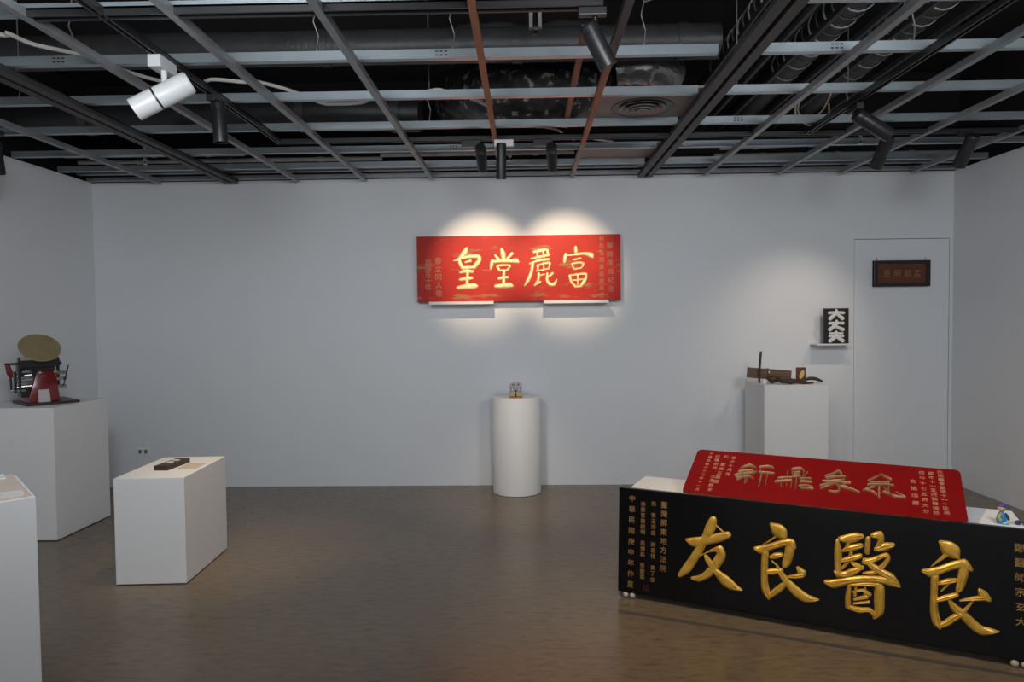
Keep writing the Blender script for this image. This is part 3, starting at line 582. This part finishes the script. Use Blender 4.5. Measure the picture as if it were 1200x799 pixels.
for args in (('中華民國庚申年仲夏', 0.073, 0.497, 0.068, 0.045, 0.036), ('檢察官施啟明 黃博森 張慶雲', 0.132, 0.474, 0.131, 0.095, 0.0265),
             ('推 事王添盛 謝志揚 黃丁全', 0.188, 0.482, 0.187, 0.090, 0.0265), ('臺灣屏東地方法院', 0.243, 0.482, 0.241, 0.155, 0.037),
             ('鄭醫師宗玄大', 1.742, 0.470, 1.748, 0.165, 0.040)):
    col_on(bl, T1, 'inscription_character', *args, 0.0015, M['goldtext'])
mb = MB(); put_glyph(mb, '印', 0.150, 0.038, 0.034, 0.040, 0.001)
panel_child(mb, 'seal_mark', M['seal'], bl, T1)
for (x, y) in ((0.042, -0.012), (0.078, -0.010), (1.727, -0.012), (1.763, -0.010)):
    MB().ball((x, y+0.018, 0.0155), 0.0155).build('foot', M['foot'], bl, True)

pl = MB().box(-0.012, 1.81, 0.078, 0.585, 0.004, 0.52).build('plinth', M['plinth'], None, bevel=0.0025, loc=(0.4772, 3.6, 0))
pl.rotation_euler = (0, 0, -ANG)
tag(pl, 'long low white plinth behind the black plaque', 'plinth')
RANG, RT = 0.4733, 0.3906
rd = thing('red_plaque', 'sloping red lacquer plaque with four carved gold characters behind the black one', 'plaque', (0.824, 3.635, 0.52), -RANG)
T2 = Matrix.Translation((0, 0, 0.03)) @ Matrix.Rotation(-(PI/2-RT), 4, 'X')
RL, RH, RC = 1.281, 0.422, 0.028
pts = []
for (cx, cz, a0) in ((RL-RC, RC, -90), (RL-RC, RH-RC, 0), (RC, RH-RC, 90), (RC, RC, 180)):
    for k in range(5):
        a = math.radians(a0+k*22.5); pts.append((cx+RC*math.cos(a), cz+RC*math.sin(a)))
panel_child(MB().prism(pts, 'y', 0.0, 0.026), 'panel', M['redlac'], rd, T2)
panel_child(MB().box(0.02, RL-0.02, 0.003, 0.022, -0.007, 0.001), 'edge_strip', M['goldold'], rd, T2)
for ch in STROKES['red']:
    mb = MB(); brush(mb, ch, 0.014); panel_child(mb, 'carved_character', M['goldold'], rd, T2, smooth=True)
for args in (('中華民國六十二年十一月', 0.081, 0.385, 0.074, 0.035, 0.026), ('經理謝阿 立國器全', 0.120, 0.365, 0.140, 0.048, 0.030),
             ('和 高棠玉器國', 0.166, 0.366, 0.158, 0.122, 0.032), ('寧夕十月吉', 0.209, 0.362, 0.205, 0.202, 0.032),
             ('合協理慶', 1.076, 0.290, 1.081, 0.112, 0.034), ('四中十七五師大分', 1.116, 0.370, 1.121, 0.055, 0.030),
             ('國中十一五院務醫檢診', 1.156, 0.370, 1.162, 0.052, 0.030), ('本屆議會當選十一十區局', 1.194, 0.390, 1.202, 0.060, 0.030)):
    col_on(rd, T2, 'inscription_character', *args, 0.0012, M['goldtext2'], 0.9)
# wooden prop wedge under the sloping plaque
pr = MB().prism([(0.06, 0.0), (0.37, 0.0), (0.37, 0.125)], 'x', 0.12, 1.16).build('support_wedge', M['plinth'], None, loc=(0.824, 3.635, 0.521))
pr.rotation_euler = (0, 0, -RANG); tag(pr, 'white wedge propping up the sloping red plaque', 'wedge')

# small figure on the long plinth
fg = thing('figurine', 'tiny figurine with a dark blue cap and bright blue clothes on the long plinth', 'figurine', (2.175, 3.150, 0.52), 0.25)
fg.scale = (0.88, 0.88, 0.88)
MB().tube([(0, 0, 0.0), (0, 0, 0.02), (0, 0, 0.045), (0, 0, 0.062)], [0.020, 0.024, 0.019, 0.008], 14).build('body', M['toyblue'], fg, True)
MB().ball((0.0, 0.0, 0.080), 0.019, 14, (1.05, 1, 1)).build('head', M['skin'], fg, True)
cp = MB().ball((0.003, 0.002, 0.094), 0.021, 14, (1.1, 1.05, 0.6)).build('cap', M['capblue'], fg, True)
MB().lathe([(0.018, 0.0), (0.020, 0.003), (0.0, 0.005)], 16, Matrix.Translation((0.016, -0.012, 0.089))).build('brim', M['capblue'], cp, True)
MB().tube([(-0.018, -0.004, 0.05), (-0.030, -0.012, 0.034), (-0.026, -0.022, 0.022)], [0.008, 0.007, 0.006], 8).build('arm', M['toyyel'], fg, True)
MB().tube([(0.018, -0.004, 0.05), (0.028, -0.012, 0.034), (0.026, -0.020, 0.020)], [0.008, 0.007, 0.006], 8).build('arm', M['toynavy'], fg, True)
MB().ball((-0.008, -0.022, 0.008), 0.010, 10, (1, 1.3, 0.8)).build('shoe', M['toyteal'], fg, True)
MB().ball((0.010, -0.022, 0.008), 0.010, 10, (1, 1.3, 0.8)).build('shoe', M['toyteal'], fg, True)
lm = MB().ball((0, 0, 0.011), 0.012, 10, (1.1, 0.9, 0.9)); lm.tube([(0, 0, 0.010), (0.022, -0.004, 0.014)], 0.004, 6)
tag(lm.build('small_stone', M['toynavy'], None, True, loc=(2.232, 3.125, 0.52)), 'tiny dark pebble-like piece beside the figurine', 'ornament')
# dark line on the floor in front of the plaque
tp = MB().box(0, 1.78, -0.014, 0.014, 0.0, 0.0015).build('floor_stripe', M['stripe'], None, loc=(0.456, 3.414, 0.0005))
tp.rotation_euler = (0, 0, -math.atan2(0.627, 1.568)); tag(tp, 'thin dark stripe on the floor in front of the black plaque', 'stripe')

# ------------------------------------------------------------------ red wall sign
sg = thing('wall_sign', 'worn red horizontal sign with four gold characters lit on the back wall', 'sign', (-0.944, 5.97, 1.637))
T3 = Matrix.Rotation(0.0, 4, 'X')
SW, SH = 1.776, 0.572
MB().box(0, SW, 0, 0.030, 0, SH).build('panel', M['signred'], sg, bevel=0.002)
for ch in STROKES['sign']:
    mb = MB(); brush(mb, ch, 0.008); panel_child(mb, 'carved_character', M['goldsign'], sg, T3, smooth=True)
for args in (('民國五十年', 0.100, 0.350, 0.096, 0.130, 0.060), ('春立同人敬', 0.185, 0.360, 0.190, 0.075, 0.062),
             ('林先生開業誌慶典禮', 1.612, 0.535, 1.609, 0.045, 0.046), ('醫院落成紀念', 1.682, 0.475, 1.692, 0.100, 0.054)):
    col_on(sg, T3, 'inscription_character', *args, 0.001, M['goldfaint'])
for x0 in (-0.834, 0.158):
    o = MB().box(0, 0.56, 0, 0.150, -0.024, 0.0).build('sign_ledge', M['white'], None, bevel=0.0015, loc=(x0, 5.90, 1.637))
    tag(o, 'thin white ledge under the %s end of the red wall sign' % ('left' if x0 < 0 else 'right'), 'ledge')

# ------------------------------------------------------------------ small black sign on its shelf, framed sign on the door
sh = thing('wall_shelf', 'little white shelf holding the small black sign', 'shelf', (2.495, 6.05, 1.24))
MB().box(0, 0.31, -0.16, 0, -0.012, 0.0).build('board', M['white'], sh, bevel=0.0015)
MB().box(0, 0.31, -0.004, 0, -0.10, -0.012).build('back_plate', M['wall'], sh)
for x in (0.03, 0.28): MB().tube([(x, -0.155, 0.0), (x, 0.0, 0.10)], 0.0012, 5).build('wire', M['wire'], sh)
bs = thing('black_sign', 'small upright black sign with three white characters on a shelf', 'sign', (2.574, 5.945, 1.24))
MB().box(0, 0.213, 0, 0.02, 0, 0.305).build('panel', M['signframe'], bs, bevel=0.002)
def slab_strokes(lines, cz, w=0.152, hh=0.094):
    out = []
    for ln in lines:
        P = [Vector((0.1065+(p[0]-50)/100*w, cz+(p[1]-50)/100*hh)) for p in ln]; row = []
        for i, p in enumerate(P):
            t = (P[min(i+1, len(P)-1)]-P[max(i-1, 0)]).normalized(); n = Vector((-t.y, t.x))*ln[i][2]*w/100
            row.append([(p.x+n.x)*1000, (p.y+n.y)*1000, (p.x-n.x)*1000, (p.y-n.y)*1000])
        out.append(row)
    return out
DA = [[(8, 66, 9), (50, 70, 8), (92, 66, 9)], [(50, 94, 8), (48, 62, 9), (14, 12, 12)], [(52, 60, 8), (86, 12, 12)]]
ZHANG = [[(10, 72, 9), (50, 74, 8), (90, 72, 9)], [(52, 96, 8), (50, 60, 9), (12, 12, 12)], [(32, 52, 8), (58, 34, 9), (88, 12, 12)]]
FU = [[(14, 80, 7), (86, 80, 7)], [(10, 54, 7), (90, 54, 7)], [(50, 97, 8), (48, 52, 9), (14, 10, 12)], [(52, 50, 8), (88, 10, 12)]]
for lines, z in ((DA, 0.250), (ZHANG, 0.155), (FU, 0.060)):
    mb = MB(); brush(mb, slab_strokes(lines, z), 0.006); mb.build('character', M['whitech'], bs, True)
ws = thing('framed_sign', 'small framed red-brown wooden sign hanging on the white door', 'sign', (3.036, 6.012, 1.730))
MB().box(0, 0.485, 0.012, 0.032, 0, 0.226).build('panel', M['signwood'], ws)
for (a, b, c, d) in ((0, 0.485, 0, 0.028), (0, 0.485, 0.198, 0.226), (0, 0.034, 0.028, 0.198), (0.451, 0.485, 0.028, 0.198)):
    MB().box(a, b, 0, 0.034, c, d).build('frame_bar', M['signframe'], ws, bevel=0.003)
for ch, x in (('恩', 0.115), ('明', 0.205), ('朝', 0.290), ('孟', 0.375)):
    mb = MB(); put_glyph(mb, ch, x, 0.113, 0.064, 0.070, 0.002)
    mb.v = [(v[0], v[1]+0.012, v[2]) for v in mb.v]
    mb.build('character', M['goldfaint'], ws)
for x in (0.035, 0.455): MB().tube([(x, 0.03, 0.22), (x, 0.03, 0.243), (x+0.004, 0.038, 0.25)], 0.004, 6).build('hook', M['wire'], ws)
rs = thing('framed_picture', 'dark edge of a framed picture on the right wall', 'picture', (3.735, 4.898, 1.165))
MB().box(-0.026, 0, -0.45, 0.20, 0, 0.12).build('backing', M['redwood'], rs)
for (a, b, c, d) in ((-0.45, 0.20, 0, 0.014), (-0.45, 0.20, 0.106, 0.12), (-0.45, -0.435, 0.014, 0.106), (0.185, 0.20, 0.014, 0.106)):
    MB().box(-0.036, 0, a, b, c, d).build('frame_bar', M['signframe'], rs)
so = thing('wall_socket', 'small white double socket low on the back wall', 'socket', (-3.454, 6.05, 0.323))
MB().box(-0.058, 0.058, -0.008, 0, -0.036, 0.036).build('plate', M['wall'], so, bevel=0.003)
for x in (-0.026, 0.026): MB().box(x-0.013, x+0.013, -0.0095, -0.007, -0.016, 0.016).build('outlet', M['diffd'], so)

# ------------------------------------------------------------------ items on the low plinth and on the near plinth
RZ3 = math.radians(3)
bk = thing('wood_block', 'dark carved wooden block with a pale emblem on the low plinth', 'block', (-2.205, 3.965, 0.608), math.radians(-4))
MB().box(0, 0.085, 0, 0.24, 0, 0.028).build('block', M['dwood'], bk, bevel=0.003)
MB().lathe([(0.020, 0.0), (0.020, 0.004), (0.012, 0.004), (0.012, 0.0)], 18, Matrix.Translation((0.042, 0.10, 0.028))).build('emblem', M['paper'], bk)
MB().box(0.022, 0.062, 0.15, 0.172, 0.028, 0.032).build('emblem', M['paper'], bk)
lc = MB().box(0, 0.11, 0, 0.16, 0, 0.0015).build('label_card', M['beige'], None, loc=(-2.085, 4.0, 0.6085)); lc.rotation_euler = (0, 0, RZ3)
tag(lc, 'flat beige label card beside the dark block on the low plinth', 'card')
nb_ = thing('display_board', 'thin beige board lying on the plinth at the bottom left', 'board', (-1.652-0.719*0.46, 2.246-0.695*0.46, 0.9), math.radians(44))
MB().box(0.004, 0.450, 0.012, 0.456, 0.0, 0.006).build('board', M['beige'], nb_)
for (lab, loc, w, d, h) in (('white paper strip at the near corner of the bottom-left plinth', (0.33, 0.022, 0.0065), 0.10, 0.045, 0.012), ('white paper strip at the far corner of the bottom-left plinth', (0.30, 0.37, 0.0065), 0.12, 0.035, 0.006), ('narrow white paper strip at the back edge of the bottom-left plinth', (0.30, 0.42, 0.0065), 0.12, 0.022, 0.008)):
    o = MB().box(0, w, 0, d, 0, h).build('paper_strip', M['paper'], None)
    R41 = Matrix.Rotation(math.radians(44), 4, 'Z')
    o.location = Vector((-1.652-0.719*0.46, 2.246-0.695*0.46, 0.9)) + R41 @ Vector(loc); o.rotation_euler = (0, 0, math.radians(44))
    tag(o, lab, 'paper')

# ------------------------------------------------------------------ little ornament on the round plinth
oc = thing('ornament_box', 'tiny gold and silver ornamental box on the round column plinth', 'ornament', (-0.088, 5.72, 0.8185))
MB().box(-0.056, 0.056, -0.04, 0.04, 0, 0.006).build('base', M['goldbox'], oc)
for s in (-1, 1):
    MB().box(min(s*0.008, s*0.054), max(s*0.008, s*0.054), -0.038, 0.038, 0.006, 0.048).build('drawer', M['goldbox'], oc, bevel=0.002)
    MB().box(min(s*0.012, s*0.050), max(s*0.012, s*0.050), -0.042, -0.038, 0.012, 0.018).build('strip', M['rail'], oc)
MB().box(-0.008, 0.008, -0.03, 0.038, 0.006, 0.066).build('slot', M['toolwood2'], oc)
MB().box(-0.056, 0.056, -0.04, 0.04, 0.048, 0.054).build('shelf', M['silver'], oc)
for x in (-0.040, -0.014, 0.014, 0.040):
    MB().lathe([(0.007, 0.0), (0.009, 0.008), (0.005, 0.02), (0.010, 0.03), (0.012, 0.036)], 10, Matrix.Translation((x, -0.02, 0.054))).build('post', M['silver'], oc, True)
MB().box(-0.056, 0.056, -0.038, 0.036, 0.090, 0.097).build('lintel', M['silver'], oc)
mb = MB(); mb.prism([(0.056*math.cos(PI*k/10), 0.097+0.035*math.sin(PI*k/10)) for k in range(11)], 'y', -0.03, 0.03); mb.build('roof', M['silver'], oc)
for k in range(5): MB().ball((-0.044+k*0.022, -0.034, 0.104+0.010*(2-abs(k-2))), 0.006, 8).build('bead', M['rail'] if k % 2 else M['paper'], oc, True)

# ------------------------------------------------------------------ wooden tools
bm_ = thing('wooden_gauge', 'wooden beam with an upright rod through its end on the tool plinth', 'tool', (1.945, 5.72, 0.93), math.radians(-3))
Tb = Matrix.Rotation(math.radians(5), 4, 'Y')
panel_child(MB().box(-0.105, 0.248, -0.02, 0.02, 0.035, 0.120), 'beam', M['toolwood'], bm_, Tb, bevel=0.004)
panel_child(MB().box(0.055, 0.060, -0.024, 0.024, 0.030, 0.125), 'ferrule', M['toolwood2'], bm_, Tb)
MB().tube([(-0.008, -0.028, 0.0), (-0.006, -0.030, 0.13), (0.004, -0.030, 0.262)], 0.0095, 10).build('rod', M['toolwood2'], bm_, True)
panel_child(MB().box(0.058, 0.070, -0.0215, -0.0195, 0.085, 0.105), 'mark', M['paper'], bm_, Tb)
tag(MB().box(0, 0.026, 0, 0.004, 0, 0.036).build('name_card', M['white'], None, loc=(1.945, 5.63, 0.9305)), 'tiny white card standing at the foot of the upright rod', 'card')
def carving(loc, rot, label, seed, sx, sy, sz):
    rnd = random.Random(seed); mb = MB()
    n = 12; prof = []
    for i in range(7):
        tt = i/6; prof.append((max(0.05, math.sin(PI*(0.08+0.84*tt)))*(1+rnd.uniform(-.25, .25)), tt))
    vs = []; fs = []
    for (r, tt) in prof:
        for j in range(n):
            a = 2*PI*j/n; k = r*(1+rnd.uniform(-.15, .15))
            vs.append(((tt-0.5)*sx, k*math.cos(a)*sy/2, sz/2+k*math.sin(a)*sz/2*0.98))
    fs = [(i*n+j, i*n+(j+1) % n, (i+1)*n+(j+1) % n, (i+1)*n+j) for i in range(6) for j in range(n)] + [tuple(range(n)), tuple(range(6*n, 7*n))]
    mb.add(vs, fs); z0 = min(v[2] for v in mb.v); mb.v = [(v[0], v[1], v[2]-z0) for v in mb.v]
    o = mb.build('wood_carving', M['toolwood2'], None, True, loc=loc); o.rotation_euler = (0, 0, rot)
    tag(o, label, 'carving', 'carved wooden tools on the plinth')
carving((2.03, 5.62, 0.931), 0.3, 'dark carved lump just right of the tiny white card', 1, 0.12, 0.07, 0.066)
carving((2.115, 5.545, 0.931), -0.1, 'dark carved lump at the front middle of the tool pile', 2, 0.15, 0.06, 0.046)
carving((2.20, 5.62, 0.931), 0.1, 'dark carved lump under the right end of the wooden beam', 3, 0.13, 0.055, 0.034)
carving((2.26, 5.56, 0.931), 0.05, 'thin dark carved piece in front of the gilt picture block', 4, 0.14, 0.05, 0.022)
cb = MB().tube(smoothpts([(-0.07, 0, 0.012), (-0.03, 0, 0.036), (0.03, 0.0, 0.036), (0.085, -0.01, 0.012)], 5), [0.010+0.004*math.sin(PI*i/15) for i in range(16)], 8).build('curved_handle', M['toolwood2'], None, True, loc=(2.335, 5.62, 0.932))
tag(cb, 'curved dark wooden handle at the right end of the tool plinth', 'tool')
gp = thing('picture_block', 'small upright brown block with a gilt leaf shape on the tool plinth', 'block', (2.246, 5.70, 0.93))
MB().box(0, 0.075, 0, 0.02, 0, 0.125).build('block', M['redwood'], gp, bevel=0.002)
lf = []
for k in range(20):
    a = 2*PI*k/20; lf.append((0.041+0.018*math.cos(a)+0.010*math.sin(a), 0.066+0.036*math.sin(a)))
MB().prism(lf, 'y', -0.003, 0.002).build('leaf', M['leafy'], gp)

# ------------------------------------------------------------------ tabletop printing press
A50 = math.radians(50)
pp = thing('printing_press', 'red and black tabletop printing press with a round brass ink disc', 'printing press', (-3.44, 4.615, 0.913), A50)
MB().box(0, 0.325, 0.0, 0.36, 0.0, 0.018).build('base_board', M['dwood'], pp, bevel=0.003)
CXp = 0.122
def taper(mb, w0, w1, y0a, y1a, y0b, y1b, z0, z1, cx=CXp):
    mb.add([(cx-w0, y0a, z0), (cx+w0, y0a, z0), (cx+w0, y1a, z0), (cx-w0, y1a, z0), (cx-w1, y0b, z1), (cx+w1, y0b, z1), (cx+w1, y1b, z1), (cx-w1, y1b, z1)],
           [(0, 3, 2, 1), (4, 5, 6, 7), (0, 1, 5, 4), (1, 2, 6, 5), (2, 3, 7, 6), (3, 0, 4, 7)]); return mb
tb = taper(MB(), 0.100, 0.055, 0.06, 0.28, 0.09, 0.22, 0.018, 0.235)
tb.v = [(v[0]+(0.026 if v[2] > 0.1 else 0.0), v[1], v[2]) for v in tb.v]
tb.build('body', M['pressred'], pp, bevel=0.008, smooth=True)
taper(MB(), 0.036, 0.033, 0.052, 0.07, 0.068, 0.09, 0.018, 0.105).build('front_plate', M['acrylic'], pp)
MB().box(CXp-0.075, CXp+0.075, 0.08, 0.24, 0.235, 0.262).build('bed', M['iron'], pp, bevel=0.004)
MB().box(CXp-0.13, CXp+0.105, 0.07, 0.10, 0.262, 0.315).build('head_bar', M['iron'], pp, bevel=0.004)
MB().box(CXp-0.13, CXp-0.03, 0.10, 0.20, 0.20, 0.30).build('platen', M['iron'], pp, bevel=0.005)
for x in (CXp-0.018, CXp+0.075):
    MB().ball((x, 0.075, 0.225), 0.012, 10).build('bolt', M['brass'], pp, True)
MB().tube([(CXp-0.03, 0.082, 0.206), (CXp+0.02, 0.082, 0.202)], 0.004, 8).build('maker_plate', M['chrome'], pp)
# brass disc on its bracket
Td = Matrix.Translation((CXp-0.008, 0.10, 0.400)) @ Matrix.Rotation(math.radians(46), 4, 'X')
MB().lathe([(0.118, -0.008), (0.128, -0.006), (0.130, 0.0), (0.128, 0.005), (0.0, 0.006)], 48, Td, True, False).build('ink_disc', M['brass'], pp, True)
MB().tube([(CXp-0.0, 0.12, 0.28), (CXp-0.004, 0.13, 0.34), (CXp-0.008, 0.105, 0.39)], 0.018, 10).build('disc_bracket', M['iron'], pp, True)
# left roller carriage
for (z, r, mt_) in ((0.230, 0.013, 'roller'), (0.205, 0.010, 'chrome'), (0.172, 0.017, 'roller'), (0.128, 0.012, 'chrome')):
    MB().tube([(CXp-0.150, 0.12, z), (CXp-0.060, 0.10, z+0.006)], r, 14).build('roller', M[mt_], pp, True)
for x, zz in ((CXp-0.132, 0.335), (CXp-0.158, 0.24)):
    MB().box(x-0.007, x+0.007, 0.09, 0.12, 0.09, zz).build('side_arm', M['iron'], pp, bevel=0.002)
MB().box(CXp-0.215, CXp-0.10, 0.09, 0.125, 0.285, 0.300).build('top_arm', M['iron'], pp, bevel=0.002)
MB().tube([(CXp-0.200, 0.10, 0.285), (CXp-0.190, 0.10, 0.235), (CXp-0.182, 0.10, 0.20)], [0.014, 0.019, 0.012], 10).build('grip', M['pressred'], pp, True)
MB().tube([(CXp-0.184, 0.10, 0.20), (CXp-0.182, 0.10, 0.115)], 0.007, 8).build('link_rod', M['iron'], pp)
MB().box(CXp-0.184, CXp-0.10, 0.09, 0.12, 0.098, 0.112).build('carriage_bar', M['chrome'], pp, bevel=0.002)
MB().box(CXp-0.125, CXp-0.07, 0.10, 0.20, 0.055, 0.13).build('gear_case', M['iron'], pp, bevel=0.006)
# right side bars and lever
for z in (0.215, 0.172, 0.118):
    MB().box(CXp+0.06, CXp+0.152, 0.10, 0.13, z-0.010, z+0.012).build('side_bar', M['chrome'] if z < 0.2 else M['roller'], pp, bevel=0.002)
MB().box(CXp+0.098, CXp+0.112, 0.11, 0.14, 0.12, 0.33).build('side_arm', M['iron'], pp, bevel=0.002)
MB().tube([(CXp+0.128, 0.09, 0.12), (CXp+0.162, 0.085, 0.27)], 0.0045, 8).build('lever', M['iron'], pp)
MB().tube([(CXp+0.095, 0.10, 0.315), (CXp+0.12, 0.09, 0.275)], 0.007, 8).build('crank', M['iron'], pp)
